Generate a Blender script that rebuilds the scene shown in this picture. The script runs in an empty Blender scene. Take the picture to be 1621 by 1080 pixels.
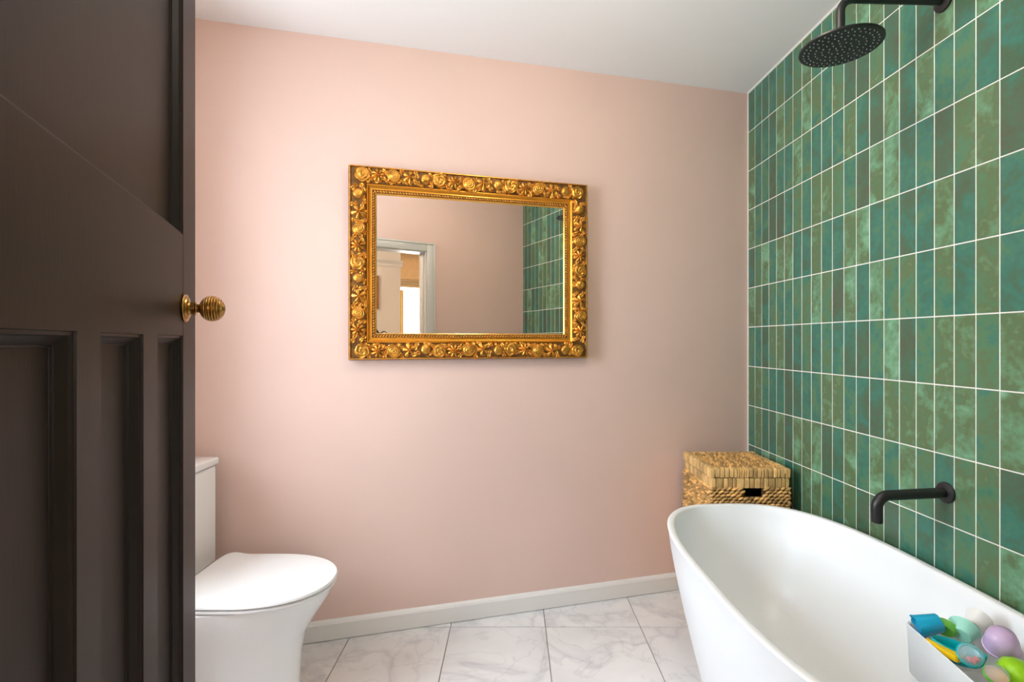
import bpy, bmesh, math, random
from mathutils import Vector, Matrix
R = random.Random(7)
S = bpy.context.scene
C = S.collection
PI = math.pi

# ------------------------------------------------------------------ camera, world, light, exposure
F = 795.0                     # focal length in px of the 1621x1080 frame
CAMZ = 1.216
cd = bpy.data.cameras.new('camera'); cam = bpy.data.objects.new('camera', cd); C.objects.link(cam)
cd.sensor_width = 36; cd.lens = 36 * F / 1621; cd.clip_start = 0.02
cam.location = (0, 0, CAMZ); cam.rotation_euler = (PI / 2, 0, 0)
cd.shift_y = 1 / 1621
S.camera = cam
S.view_settings.view_transform = 'Standard'; S.view_settings.look = 'None'
S.view_settings.gamma = 1; S.view_settings.use_curve_mapping = False
S.view_settings.exposure = 0.87
w = bpy.data.worlds.new('world'); S.world = w; w.use_nodes = True
w.node_tree.nodes['Background'].inputs[0].default_value = (0.80, 0.90, 1.0, 1)
w.node_tree.nodes['Background'].inputs[1].default_value = 3.0

def area(name, loc, target, sx, sy, power, col):
    l = bpy.data.lights.new(name, 'AREA'); l.shape = 'RECTANGLE'; l.size = sx; l.size_y = sy
    l.energy = power; l.color = col
    o = bpy.data.objects.new(name, l); C.objects.link(o); o.location = loc
    o.rotation_euler = (Vector(target) - Vector(loc)).to_track_quat('-Z', 'Y').to_euler()
    return o
LEFTX = -1.27
FRONTY = 0.236
area('daylight_bathroom_window', (LEFTX - 0.40, 0.95, 1.50), (0.2, 1.15, 1.12), 1.1, 1.3, 54, (0.77, 0.885, 1.0))
area('daylight_landing_window', (0.98, -2.38, 1.75), (0.4, 0.5, 1.2), 0.5, 1.2, 20, (1.0, 0.95, 0.88))

# ------------------------------------------------------------------ materials
MATS = {}
def nt(name):
    m = bpy.data.materials.new(name); m.use_nodes = True
    t = m.node_tree; b = t.nodes['Principled BSDF']; MATS[name] = m
    return m, t, b
def N(t, kind, **kw):
    n = t.nodes.new(kind)
    for k, v in kw.items(): setattr(n, k, v)
    return n
def ramp(t, stops):
    r = N(t, 'ShaderNodeValToRGB'); e = r.color_ramp.elements
    while len(e) < len(stops): e.new(0.5)
    for i, (p, c) in enumerate(stops):
        e[i].position = p; e[i].color = (*c, 1)
    return r
def coords(t, per_object=True):
    """object coordinates, shifted per object so that pieces sharing a mesh differ"""
    tc = N(t, 'ShaderNodeTexCoord')
    if not per_object: return tc.outputs['Object']
    oi = N(t, 'ShaderNodeObjectInfo')
    mul = N(t, 'ShaderNodeMath', operation='MULTIPLY'); mul.inputs[1].default_value = 37.0
    t.links.new(oi.outputs['Random'], mul.inputs[0])
    add = N(t, 'ShaderNodeVectorMath', operation='ADD')
    t.links.new(tc.outputs['Object'], add.inputs[0]); t.links.new(mul.outputs[0], add.inputs[1])
    return add.outputs[0]
def mat(name, col, rough=0.5, metal=0.0, var=0.0, scale=8.0, bump=0.0, bscale=60.0, coat=0.0, stretch=None, spec=None, tone=0.0):
    m, t, b = nt(name)
    b.inputs['Base Color'].default_value = (*col, 1)
    b.inputs['Roughness'].default_value = rough; b.inputs['Metallic'].default_value = metal
    b.inputs['Coat Weight'].default_value = coat; b.inputs['Coat Roughness'].default_value = 0.08
    if spec is not None: b.inputs['Specular IOR Level'].default_value = spec
    if var or bump:
        co = coords(t)
        if stretch:
            mp = N(t, 'ShaderNodeMapping'); mp.inputs['Scale'].default_value = stretch
            t.links.new(co, mp.inputs['Vector']); co = mp.outputs[0]
    if var:
        n = N(t, 'ShaderNodeTexNoise'); n.inputs['Scale'].default_value = scale; n.inputs['Detail'].default_value = 5
        t.links.new(co, n.inputs['Vector'])
        r = ramp(t, [(0.3, tuple(c * (1 - var) for c in col)), (0.7, tuple(min(1, c * (1 + var)) for c in col))])
        t.links.new(n.outputs['Fac'], r.inputs[0]); t.links.new(r.outputs[0], b.inputs['Base Color'])
        if tone:
            oi = N(t, 'ShaderNodeObjectInfo'); mr = N(t, 'ShaderNodeMapRange'); mr.inputs[3].default_value = 1 - tone; mr.inputs[4].default_value = 1 + tone * 0.4
            t.links.new(oi.outputs['Random'], mr.inputs[0])
            hs = N(t, 'ShaderNodeHueSaturation'); t.links.new(r.outputs[0], hs.inputs['Color']); t.links.new(mr.outputs[0], hs.inputs['Value'])
            t.links.new(hs.outputs[0], b.inputs['Base Color'])
    if bump:
        n2 = N(t, 'ShaderNodeTexNoise'); n2.inputs['Scale'].default_value = bscale; n2.inputs['Detail'].default_value = 4
        t.links.new(co, n2.inputs['Vector'])
        bp = N(t, 'ShaderNodeBump'); bp.inputs['Strength'].default_value = bump; bp.inputs['Distance'].default_value = 0.002
        t.links.new(n2.outputs['Fac'], bp.inputs['Height']); t.links.new(bp.outputs[0], b.inputs['Normal'])
    return m
pink = mat('pink_paint', (0.745, 0.54, 0.46), 0.75, var=0.025, scale=2.0, bump=0.05, bscale=120)
ceil_paint = mat('ceiling_paint', (0.88, 0.87, 0.86), 0.9, var=0.01, scale=2)
white_paint = mat('white_gloss_paint', (0.78, 0.76, 0.72), 0.35, var=0.02, scale=3)
grey_paint = mat('pale_grey_paint', (0.60, 0.60, 0.56), 0.35, var=0.02, scale=3)
cream = mat('cream_wall_paint', (0.82, 0.76, 0.68), 0.8, var=0.02, scale=2)
grout = mat('grout', (0.80, 0.77, 0.70), 0.9, var=0.06, scale=30)
floor_grout = mat('floor_grout', (0.36, 0.31, 0.27), 0.9, var=0.1, scale=30)
door_paint = mat('dark_door_paint', (0.020, 0.0135, 0.0105), 0.42, var=0.06, scale=5, bump=0.05, bscale=40, stretch=(6, 6, 0.6), spec=0.2)
ceramic = mat('white_ceramic', (0.86, 0.86, 0.85), 0.12, var=0.005, scale=3, coat=0.3)
seat_plastic = mat('white_seat_plastic', (0.86, 0.86, 0.85), 0.3, var=0.005, scale=3)
tub_white = mat('white_stone_resin', (0.86, 0.88, 0.89), 0.30, var=0.005, scale=3)
black = mat('matt_black_metal', (0.012, 0.012, 0.013), 0.38, var=0.1, scale=20, bump=0.05, bscale=200)
rubber = mat('grey_rubber', (0.16, 0.16, 0.17), 0.5, var=0.1, scale=50)
brass = mat('aged_brass', (0.46, 0.25, 0.07), 0.28, 1.0, var=0.25, scale=60)
gold = mat('gilt', (0.66, 0.31, 0.05), 0.36, 0.85, var=0.30, scale=70, bump=0.25, bscale=160)
gold_smooth = mat('gilt_smooth', (0.66, 0.27, 0.025), 0.30, 0.8, var=0.10, scale=14, bump=0.03, bscale=80)
gold_lip = mat('gilt_lip', (0.85, 0.44, 0.08), 0.28, 0.85, var=0.12, scale=20)
gold_ground = mat('dark_gilt_ground', (0.17, 0.075, 0.015), 0.5, 0.5, var=0.4, scale=60, bump=0.5, bscale=130)  # darker gilt for the ground between the carvings and under the rope
frame_side = mat('brown_frame_side', (0.14, 0.05, 0.025), 0.5, 0.1, var=0.3, scale=60)
straw = mat('woven_leaf', (0.74, 0.41, 0.135), 0.55, var=0.42, scale=22, bump=0.4, bscale=160, tone=0.25)
_t = straw.node_tree
_h = [n for n in _t.nodes if n.type == 'HUE_SAT'][0]
for l_ in list(_h.inputs['Value'].links): _t.links.remove(l_)
_a = N(_t, 'ShaderNodeAttribute'); _a.attribute_name = 'tint'
_m = N(_t, 'ShaderNodeMapRange'); _m.inputs[3].default_value = 0.50; _m.inputs[4].default_value = 1.22
_t.links.new(_a.outputs['Fac'], _m.inputs[0]); _t.links.new(_m.outputs[0], _h.inputs['Value'])
straw_wrap = mat('wrapped_leaf', (0.78, 0.47, 0.18), 0.5, var=0.38, scale=18, bump=0.5, bscale=120, stretch=(3, 3, 0.5), tone=0.4)
straw_gap_shade = mat('basket_gap_shade', (0.10, 0.05, 0.02), 0.8, var=0.2, scale=30)  # dark core under the weave, paints in the shade of its gaps
blind_cloth = mat('tan_linen', (0.70, 0.50, 0.28), 0.85, var=0.06, scale=30, bump=0.2, bscale=300)
t = blind_cloth.node_tree
tl = N(t, 'ShaderNodeBsdfTranslucent'); tl.inputs[0].default_value = (0.70, 0.50, 0.28, 1)
mx = N(t, 'ShaderNodeMixShader'); mx.inputs[0].default_value = 0.15
t.links.new(t.nodes['Principled BSDF'].outputs[0], mx.inputs[1]); t.links.new(tl.outputs[0], mx.inputs[2])
t.links.new(mx.outputs[0], t.nodes['Material Output'].inputs['Surface'])
oak = mat('warm_wood', (0.38, 0.17, 0.06), 0.45, var=0.25, scale=12, stretch=(6, 6, 0.8))
oak_floor = mat('floor_boards', (0.36, 0.20, 0.10), 0.4, var=0.2, scale=8, stretch=(8, 1, 1))
dark_bronze = mat('dark_bronze', (0.03, 0.025, 0.02), 0.4, 0.5, var=0.2, scale=30)
art = mat('faded_print', (0.62, 0.55, 0.45), 0.7, var=0.3, scale=20)
curtain_yellow = mat('yellow_curtain_cloth', (0.85, 0.55, 0.16), 0.8, var=0.06, scale=20)
t_blue = mat('blue_plastic', (0.015, 0.45, 0.75), 0.25, var=0.03)
t_teal = mat('turquoise_plastic', (0.0, 0.40, 0.44), 0.25, var=0.03)
t_lime = mat('lime_plastic', (0.32, 0.66, 0.01), 0.3, var=0.03)
t_green = mat('green_plastic', (0.17, 0.62, 0.08), 0.3, var=0.03)
t_mint = mat('mint_plastic', (0.33, 0.72, 0.58), 0.35, var=0.03)
t_white = mat('milky_plastic', (0.80, 0.80, 0.78), 0.3, var=0.02)
t_lilac = mat('lilac_plastic', (0.58, 0.43, 0.66), 0.35, var=0.03)
t_yellow = mat('yellow_plastic', (0.88, 0.60, 0.01), 0.3, var=0.03)
t_orange = mat('peach_plastic', (0.80, 0.46, 0.20), 0.4, var=0.05)
t_red = mat('coral_plastic', (0.78, 0.10, 0.09), 0.3, var=0.05)

m, t, b = nt('mirror_glass')
b.inputs['Base Color'].default_value = (0.90, 0.88, 0.84, 1); b.inputs['Metallic'].default_value = 1; b.inputs['Roughness'].default_value = 0.0
mirror_glass = m
def clear(name, col, alpha):
    m, t, b = nt(name)
    b.inputs['Base Color'].default_value = (*col, 1); b.inputs['Roughness'].default_value = 0.05
    tr = N(t, 'ShaderNodeBsdfTransparent'); mx = N(t, 'ShaderNodeMixShader'); mx.inputs[0].default_value = alpha
    t.links.new(tr.outputs[0], mx.inputs[1]); t.links.new(b.outputs[0], mx.inputs[2])
    t.links.new(mx.outputs[0], t.nodes['Material Output'].inputs['Surface'])
    return m
pane_glass = clear('window_glass', (0.8, 0.85, 0.88), 0.10)
toy_clear = clear('clear_toy_plastic', (0.75, 0.85, 0.9), 0.28)

def tile_mat(name, use_attr):
    m, t, b = nt(name)
    if use_attr:
        a = N(t, 'ShaderNodeAttribute'); a.attribute_name = 'tint'; rnd = a.outputs['Fac']
    else:
        oi = N(t, 'ShaderNodeObjectInfo'); rnd = oi.outputs['Random']
    tc = N(t, 'ShaderNodeTexCoord')
    off = N(t, 'ShaderNodeMath', operation='MULTIPLY'); off.inputs[1].default_value = 53.0
    t.links.new(rnd, off.inputs[0])
    ad = N(t, 'ShaderNodeVectorMath', operation='ADD')
    t.links.new(tc.outputs['Object'], ad.inputs[0]); t.links.new(off.outputs[0], ad.inputs[1])
    big = N(t, 'ShaderNodeTexNoise'); big.inputs['Scale'].default_value = 11; big.inputs['Detail'].default_value = 3
    big.inputs['Distortion'].default_value = 0.6
    fine = N(t, 'ShaderNodeTexNoise'); fine.inputs['Scale'].default_value = 60; fine.inputs['Detail'].default_value = 6
    t.links.new(ad.outputs[0], big.inputs['Vector']); t.links.new(ad.outputs[0], fine.inputs['Vector'])
    # tone of the tile + cloudy glaze inside it
    s1 = N(t, 'ShaderNodeMath', operation='MULTIPLY_ADD'); s1.inputs[1].default_value = 0.70
    sub = N(t, 'ShaderNodeMath', operation='MULTIPLY_ADD'); sub.inputs[1].default_value = 0.85; sub.inputs[2].default_value = -0.29
    t.links.new(big.outputs['Fac'], sub.inputs[0])
    t.links.new(rnd, s1.inputs[0]); t.links.new(sub.outputs[0], s1.inputs[2])
    s2 = N(t, 'ShaderNodeMath', operation='MULTIPLY_ADD'); s2.inputs[1].default_value = 0.36
    t.links.new(fine.outputs['Fac'], s2.inputs[0]); 
    s3 = N(t, 'ShaderNodeMath', operation='SUBTRACT'); s3.inputs[1].default_value = 0.18
    t.links.new(s1.outputs[0], s3.inputs[0]); t.links.new(s3.outputs[0], s2.inputs[2])
    r = ramp(t, TILE_STOPS)
    t.links.new(s2.outputs[0], r.inputs[0]); t.links.new(r.outputs[0], b.inputs['Base Color'])
    b.inputs['Roughness'].default_value = 0.26
    bp = N(t, 'ShaderNodeBump'); bp.inputs['Strength'].default_value = 0.35; bp.inputs['Distance'].default_value = 0.004
    t.links.new(big.outputs['Fac'], bp.inputs['Height']); t.links.new(bp.outputs[0], b.inputs['Normal'])
    return m
TILE_STOPS = [(0.0, (0.075, 0.105, 0.062)), (0.20, (0.062, 0.130, 0.075)), (0.36, (0.040, 0.165, 0.118)),
              (0.52, (0.080, 0.185, 0.095)), (0.68, (0.100, 0.155, 0.070)), (0.84, (0.125, 0.275, 0.150)), (1.0, (0.20, 0.40, 0.245))]
tile_single = tile_mat('green_zellige_glaze', False)
tile_joined = tile_mat('green_zellige_glaze_joined', True)

m, t, b = nt('marble')
co = coords(t)
n1 = N(t, 'ShaderNodeTexNoise'); n1.inputs['Scale'].default_value = 2.2; n1.inputs['Detail'].default_value = 8; n1.inputs['Distortion'].default_value = 0.5
n2 = N(t, 'ShaderNodeTexNoise'); n2.inputs['Scale'].default_value = 5; n2.inputs['Detail'].default_value = 5
n3 = N(t, 'ShaderNodeTexNoise'); n3.inputs['Scale'].default_value = 5.5; n3.inputs['Detail'].default_value = 9; n3.inputs['Distortion'].default_value = 0.8
for n in (n1, n2, n3): t.links.new(co, n.inputs['Vector'])
v1 = ramp(t, [(0.455, (1, 1, 1)), (0.493, (0.93, 0.93, 0.935)), (0.505, (0.82, 0.82, 0.84)), (0.54, (1, 1, 1))])
v3 = ramp(t, [(0.47, (1, 1, 1)), (0.50, (0.89, 0.89, 0.90)), (0.52, (1, 1, 1))])
c2 = ramp(t, [(0.3, (0.72, 0.715, 0.71)), (0.7, (0.82, 0.81, 0.795))])
t.links.new(n1.outputs['Fac'], v1.inputs[0]); t.links.new(n2.outputs['Fac'], c2.inputs[0]); t.links.new(n3.outputs['Fac'], v3.inputs[0])
mm = N(t, 'ShaderNodeMix', data_type='RGBA', blend_type='MULTIPLY'); mm.inputs[0].default_value = 1
t.links.new(c2.outputs[0], mm.inputs[6]); t.links.new(v1.outputs[0], mm.inputs[7])
mm2 = N(t, 'ShaderNodeMix', data_type='RGBA', blend_type='MULTIPLY'); mm2.inputs[0].default_value = 1
t.links.new(mm.outputs[2], mm2.inputs[6]); t.links.new(v3.outputs[0], mm2.inputs[7])
t.links.new(mm2.outputs[2], b.inputs['Base Color']); b.inputs['Roughness'].default_value = 0.3
marble = m

# ------------------------------------------------------------------ helpers
def link(name, me, material=None, parent=None, loc=None, rot=None):
    o = bpy.data.objects.new(name, me); C.objects.link(o)
    if material and me and not me.materials: me.materials.append(material)
    if parent: o.parent = parent
    if loc is not None: o.location = loc
    if rot is not None: o.rotation_euler = rot
    return o
def mesh(name, bm, smooth=False):
    bmesh.ops.recalc_face_normals(bm, faces=bm.faces[:])
    me = bpy.data.meshes.new(name); bm.to_mesh(me); bm.free()
    if smooth:
        for p in me.polygons: p.use_smooth = True
    return me
def smooth_angle(me, deg=40):
    for p in me.polygons: p.use_smooth = True
    me.set_sharp_from_angle(angle=math.radians(deg))
    return me
def tag(o, label, cat, group=None, kind=None):
    o['label'] = label; o['category'] = cat
    if group: o['group'] = group
    if kind: o['kind'] = kind
    return o
def empty(name, loc, rot=(0, 0, 0)):
    o = bpy.data.objects.new(name, None); C.objects.link(o); o.location = loc; o.rotation_euler = rot
    o.empty_display_size = 0.05
    return o
def box(bm, x0, x1, y0, y1, z0, z1):
    r = bmesh.ops.create_cube(bm, size=1)
    for v in r['verts']:
        v.co = Vector(((x0 + x1) / 2 + v.co.x * (x1 - x0), (y0 + y1) / 2 + v.co.y * (y1 - y0), (z0 + z1) / 2 + v.co.z * (z1 - z0)))
    return r['verts']
def boxmesh(name, x0, x1, y0, y1, z0, z1, bev=0.0, seg=2):
    bm = bmesh.new(); box(bm, x0, x1, y0, y1, z0, z1)
    if bev: bmesh.ops.bevel(bm, geom=bm.edges[:], offset=bev, segments=seg, affect='EDGES', profile=0.5)
    me = mesh(name, bm)
    return smooth_angle(me, 35) if bev else me
def prism(bm, pts, z0, z1):
    """vertical prism; z0/z1 numbers or functions of (x, y)"""
    f0 = z0 if callable(z0) else (lambda x, y: z0)
    f1 = z1 if callable(z1) else (lambda x, y: z1)
    a = [bm.verts.new((x, y, f0(x, y))) for x, y in pts]; c = [bm.verts.new((x, y, f1(x, y))) for x, y in pts]
    bm.faces.new(a[::-1]); bm.faces.new(c)
    for i in range(len(pts)):
        j = (i + 1) % len(pts); bm.faces.new((a[i], a[j], c[j], c[i]))
def tube(bm, path, rad, seg=20, cap=True):
    path = [Vector(p) for p in path]
    rads = rad if isinstance(rad, (list, tuple)) else [rad] * len(path)
    T = [(path[min(i + 1, len(path) - 1)] - path[max(i - 1, 0)]).normalized() for i in range(len(path))]
    up = Vector((0, 0, 1)) if abs(T[0].z) < 0.9 else Vector((0, 1, 0))
    u = T[0].cross(up).normalized(); rings = []
    for i, p in enumerate(path):
        u = (u - T[i] * u.dot(T[i])).normalized(); v = T[i].cross(u)
        rings.append([bm.verts.new(p + (u * math.cos(a) + v * math.sin(a)) * rads[i]) for a in (2 * PI * k / seg for k in range(seg))])
    for a, c in zip(rings, rings[1:]):
        for k in range(seg): bm.faces.new((a[k], a[(k + 1) % seg], c[(k + 1) % seg], c[k]))
    if cap:
        bm.faces.new(rings[0][::-1]); bm.faces.new(rings[-1])
def lathe(bm, prof, seg=32, mtx=None):
    """prof: (r, h) about local Z"""
    rings = []
    mtx = mtx or Matrix.Identity(4)
    for r, h in prof:
        if r < 1e-6: rings.append([bm.verts.new(mtx @ Vector((0, 0, h)))])
        else: rings.append([bm.verts.new(mtx @ Vector((r * math.cos(2 * PI * k / seg), r * math.sin(2 * PI * k / seg), h))) for k in range(seg)])
    for a, c in zip(rings, rings[1:]):
        for k in range(seg):
            k2 = (k + 1) % seg
            if len(a) == 1 and len(c) == 1: continue
            if len(a) == 1: bm.faces.new((a[0], c[k2], c[k]))
            elif len(c) == 1: bm.faces.new((a[k], a[k2], c[0]))
            else: bm.faces.new((a[k], a[k2], c[k2], c[k]))
def ellipsoid(bm, c, ax, rx, ry, rz, nu=8, nv=5, lay=None, val=0.5):
    """ellipsoid with axes given by matrix columns ax (Matrix 3x3)"""
    c = Vector(c); rows = []
    for i in range(nv + 1):
        ph = -PI / 2 + PI * i / nv
        if i in (0, nv): rows.append([bm.verts.new(c + ax @ Vector((0, 0, rz * math.sin(ph))))])
        else: rows.append([bm.verts.new(c + ax @ Vector((rx * math.cos(ph) * math.cos(2 * PI * k / nu), ry * math.cos(ph) * math.sin(2 * PI * k / nu), rz * math.sin(ph)))) for k in range(nu)])
    for a, d in zip(rows, rows[1:]):
        for k in range(nu):
            k2 = (k + 1) % nu
            if len(a) == 1: bm.faces.new((a[0], d[k2], d[k]))
            elif len(d) == 1: bm.faces.new((a[k], a[k2], d[0]))
            else: bm.faces.new((a[k], a[k2], d[k2], d[k]))
    if lay is not None:
        for row in rows:
            for v in row: v[lay] = val
def loft(bm, rings, cap0=True, cap1=True):
    vs = [[bm.verts.new(p) for p in r] for r in rings]
    n = len(vs[0])
    for a, c in zip(vs, vs[1:]):
        for k in range(n): bm.faces.new((a[k], a[(k + 1) % n], c[(k + 1) % n], c[k]))
    if cap0: bm.faces.new(vs[0][::-1])
    if cap1: bm.faces.new(vs[-1])
def wallpt(px):                       # a photo column -> x, y on the pink wall
    k = (px - 810.5) / F; y = BW0 / (1 - BWS * k); return k * y, y
BWS = 0.2695; BW0 = 2.2555             # pink wall: y = BW0 + BWS x
TWX = 1.2115; TWY = 2.582; TWS = 0.0308  # tiled wall: x = TWX + TWS (TWY - y)
def tile_x(y): return TWX + TWS * (TWY - y)
def ceil_z(x, y): return 2.492 - 0.0145 * (1.2115 - x)
def seen_in_mirror(px, py, yplane):    # reflected sight line of photo pixel -> point on plane y = yplane
    n = Vector((BWS, -1, 0)).normalized()
    v = Vector(((px - 810.5) / F, 1, -(py - 541) / F)); x, y = wallpt(px)
    p = Vector((x, y, CAMZ + v.z * y)); r = v - 2 * v.dot(n) * n
    return p + r * ((yplane - p.y) / r.y)

# ------------------------------------------------------------------ the room
TOP = 2.62
corner = (TWX, TWY)
lw_y = BW0 + BWS * LEFTX               # where left and pink wall meet
def struct(name, bm, material, label, cat='wall'):
    return tag(link(name, mesh(name, bm), material), label, cat, kind='structure')
bm = bmesh.new()
nx, ny = -BWS, 1.0
prism(bm, [(LEFTX - 0.1, BW0 + BWS * (LEFTX - 0.1)), (TWX + 0.1, BW0 + BWS * (TWX + 0.1)), (TWX + 0.1 - 0.027, BW0 + BWS * (TWX + 0.1) + 0.1), (LEFTX - 0.127, BW0 + BWS * (LEFTX - 0.1) + 0.1)], 0, TOP)
struct('wall_back', bm, pink, 'pale pink painted wall that carries the gilt mirror')
bm = bmesh.new()
prism(bm, [(tile_x(TWY + 0.03), TWY + 0.03), (tile_x(TWY + 0.03) + 0.1, TWY + 0.03), (tile_x(0.0) + 0.1, 0.0), (tile_x(0.0), 0.0)], 0, TOP)
wall_right = struct('wall_right', bm, grout, 'wall of upright glossy green tiles with pale grout')
# left wall with window opening
WY0, WY1, WZ0, WZ1 = 0.45, 1.45, 0.86, 2.10
bm = bmesh.new()
x0, x1 = LEFTX - 0.12, LEFTX
box(bm, x0, x1, 0.1, WY0, 0, TOP); box(bm, x0, x1, WY1, lw_y - 0.001, 0, TOP)
box(bm, x0, x1, WY0, WY1, 0, WZ0); box(bm, x0, x1, WY0, WY1, WZ1, TOP)
struct('wall_left', bm, pink, 'pink painted wall with a window behind the open door')
win = tag(empty('window_1', (LEFTX - 0.08, (WY0 + WY1) / 2, WZ0)), 'white framed window behind the open door', 'window', kind='structure')
hw = (WY1 - WY0) / 2; hh = WZ1 - WZ0
bm = bmesh.new()
for a in ((-hw, -hw + 0.05, 0, hh), (hw - 0.05, hw, 0, hh), (-hw, hw, 0, 0.05), (-hw, hw, hh - 0.05, hh), (-hw, hw, hh / 2 - 0.02, hh / 2 + 0.02)):
    box(bm, -0.025, 0.025, *a)
link('window_frame', mesh('window_frame', bm), white_paint, win)
for z0_, z1_ in ((0.05, hh / 2 - 0.02), (hh / 2 + 0.02, hh - 0.05)):
    link('pane', boxmesh('pane', -0.003, 0.003, -hw + 0.05, hw - 0.05, z0_, z1_), pane_glass, win)
link('window_sill', boxmesh('window_sill', -0.03, 0.11, -hw - 0.03, hw + 0.03, -0.025, -0.001, 0.004), white_paint, win)
# wall with the doorway the camera stands in
DX0, DX1, DZ = -0.345, 0.352, 1.965
WB = FRONTY - 0.12
bm = bmesh.new()
box(bm, LEFTX + 0.0005, DX0, WB, FRONTY, 0, TOP); box(bm, DX1, tile_x(FRONTY) - 0.0005, WB, FRONTY, 0, TOP); box(bm, DX0, DX1, WB, FRONTY, DZ, TOP)
struct('wall_front', bm, pink, 'pink wall with the doorway, seen in the mirror')
tr = tag(empty('trim_1', (0, FRONTY, 0)), 'pale grey architrave around the doorway, seen in the mirror', 'door frame', kind='structure')
AW = 0.066
for nm, a in (('architrave', (DX0 - AW, DX0 + 0.004, 0.0005, 0.018, 0, DZ + AW)), ('architrave', (DX1 - 0.004, DX1 + AW, 0.0005, 0.018, 0, DZ + AW)), ('architrave', (DX0 + 0.004, DX1 - 0.004, 0.0005, 0.018, DZ - 0.004, DZ + AW))):
    ar = link(nm, boxmesh(nm, *a, bev=0.004), grey_paint, tr)
    if a[1] - a[0] < 0.1:
        xo = a[0] if a[0] < 0 else a[1] - 0.014
        link('outer_bead', boxmesh('outer_bead', xo, xo + 0.014, 0.018, 0.026, 0, DZ + AW, 0.003), grey_paint, ar)
    else:
        link('outer_bead', boxmesh('outer_bead', DX0 - AW + 0.014, DX1 + AW - 0.014, 0.018, 0.026, DZ + AW - 0.014, DZ + AW, 0.003), grey_paint, ar)
for a in ((DX0 - 0.0005, DX0 + 0.012), (DX1 - 0.012, DX1 + 0.0005)):
    link('jamb', boxmesh('jamb', a[0], a[1], -0.119, -0.0005, 0, DZ), white_paint, tr)
link('jamb', boxmesh('jamb', DX0 + 0.012, DX1 - 0.012, -0.119, -0.0005, DZ - 0.012, DZ), white_paint, tr)
link('door_stop', boxmesh('door_stop', DX1 - 0.024, DX1 - 0.012, -0.119, -0.045, 0, DZ - 0.012, 0.002), white_paint, tr)
# floor slab, marble tiles clipped to the room
room = [(LEFTX, FRONTY), (tile_x(FRONTY), FRONTY), corner, (LEFTX, lw_y)]
bm = bmesh.new()
prism(bm, [(LEFTX - 0.12, -2.5), (1.6, -2.5), (1.6, 2.8), (LEFTX - 0.12, 2.8)], -0.08, -0.003)
floor = struct('floor', bm, floor_grout, 'floor of white marble tiles with fine grey veins', 'floor')
def clip(poly, clipper):
    out = poly
    for i in range(len(clipper)):
        a, c = clipper[i], clipper[(i + 1) % len(clipper)]; inp, out = out, []
        side = lambda p: (c[0] - a[0]) * (p[1] - a[1]) - (c[1] - a[1]) * (p[0] - a[0])
        for j in range(len(inp)):
            p, q = inp[j - 1], inp[j]; sp, sq = side(p), side(q)
            if (sp >= 0) != (sq >= 0):
                k = sp / (sp - sq); out.append((p[0] + k * (q[0] - p[0]), p[1] + k * (q[1] - p[1])))
            if sq >= 0: out.append(q)
        if not out: return []
    return out
FP = 0.4045; FX = -0.262; FY = 2.139; g = 0.0021
for i in range(-4, 6):
    for j in range(-6, 3):
        xa, ya = FX + i * FP, FY + j * FP
        p = clip([(xa + g, ya + g), (xa + FP - g, ya + g), (xa + FP - g, ya + FP - g), (xa + g, ya + FP - g)], room)
        if len(p) < 3: continue
        cx = sum(q[0] for q in p) / len(p); cy = sum(q[1] for q in p) / len(p)
        if max(q[0] for q in p) - min(q[0] for q in p) < 0.01 or max(q[1] for q in p) - min(q[1] for q in p) < 0.01: continue
        bm = bmesh.new(); prism(bm, [(x - cx, y - cy) for x, y in p], -0.0029, 0.0)
        bmesh.ops.remove_doubles(bm, verts=bm.verts[:], dist=0.0002)
        link('floor_tile', mesh('floor_tile', bm), marble, floor, (cx, cy, 0))
bm = bmesh.new()
prism(bm, [(LEFTX - 0.1, WB - 0.0), (1.5, WB - 0.0), (1.5, 2.8), (LEFTX - 0.1, 2.8)], ceil_z, lambda x, y: 2.7)
struct('ceiling', bm, ceil_paint, 'plain white painted ceiling', 'ceiling')
# baseboard along the pink wall, with a chamfered top
ang = math.atan(BWS); DIRW = Vector((math.cos(ang), math.sin(ang), 0)); NW = Vector((math.sin(ang), -math.cos(ang), 0))
bl = Vector((LEFTX + 0.015, BW0 + BWS * (LEFTX + 0.015), 0))
L = (Vector((TWX - 0.005, BW0 + BWS * (TWX - 0.005), 0)) - bl).length
bm = bmesh.new()
prof = [(0.0005, 0.0025), (0.016, 0.0025), (0.016, 0.066), (0.012, 0.074), (0.0005, 0.081)]
loft(bm, [[bl + NW * a + Vector((0, 0, z)) for a, z in prof], [bl + DIRW * L + NW * a + Vector((0, 0, z)) for a, z in prof]])
struct('baseboard_back', bm, white_paint, 'low off-white baseboard along the pink mirror wall', 'baseboard')

# globe lamps on the ceilings (outside the frame); the landing one is added fill
def globe(loc, strength, col, label, name):
    m_, t_, b_ = nt(name + '_opal'); b_.inputs['Base Color'].default_value = (0.9, 0.88, 0.84, 1)
    b_.inputs['Emission Color'].default_value = (*col, 1); b_.inputs['Emission Strength'].default_value = strength
    o_ = tag(empty(name, loc), label, 'lamp')
    bm = bmesh.new(); lathe(bm, [(0, -0.10)] + [(0.10 * math.cos(a), 0.10 * math.sin(a)) for a in (math.radians(-80 + 10 * k) for k in range(16))] + [(0, 0.097)], 32)
    link('globe', smooth_angle(mesh('globe', bm), 60), m_, o_)
    bm = bmesh.new(); lathe(bm, [(0, 0.093), (0.045, 0.093), (0.05, 0.10), (0.05, 0.118), (0, 0.118)], 28)
    link('ceiling_plate', smooth_angle(mesh('ceiling_plate', bm), 30), brass, o_)
globe((0.32, 1.22, ceil_z(0.32, 0) - 0.119), 18, (1.0, 0.86, 0.68), 'opal globe lamp on the bathroom ceiling', 'ceiling_lamp')
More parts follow.
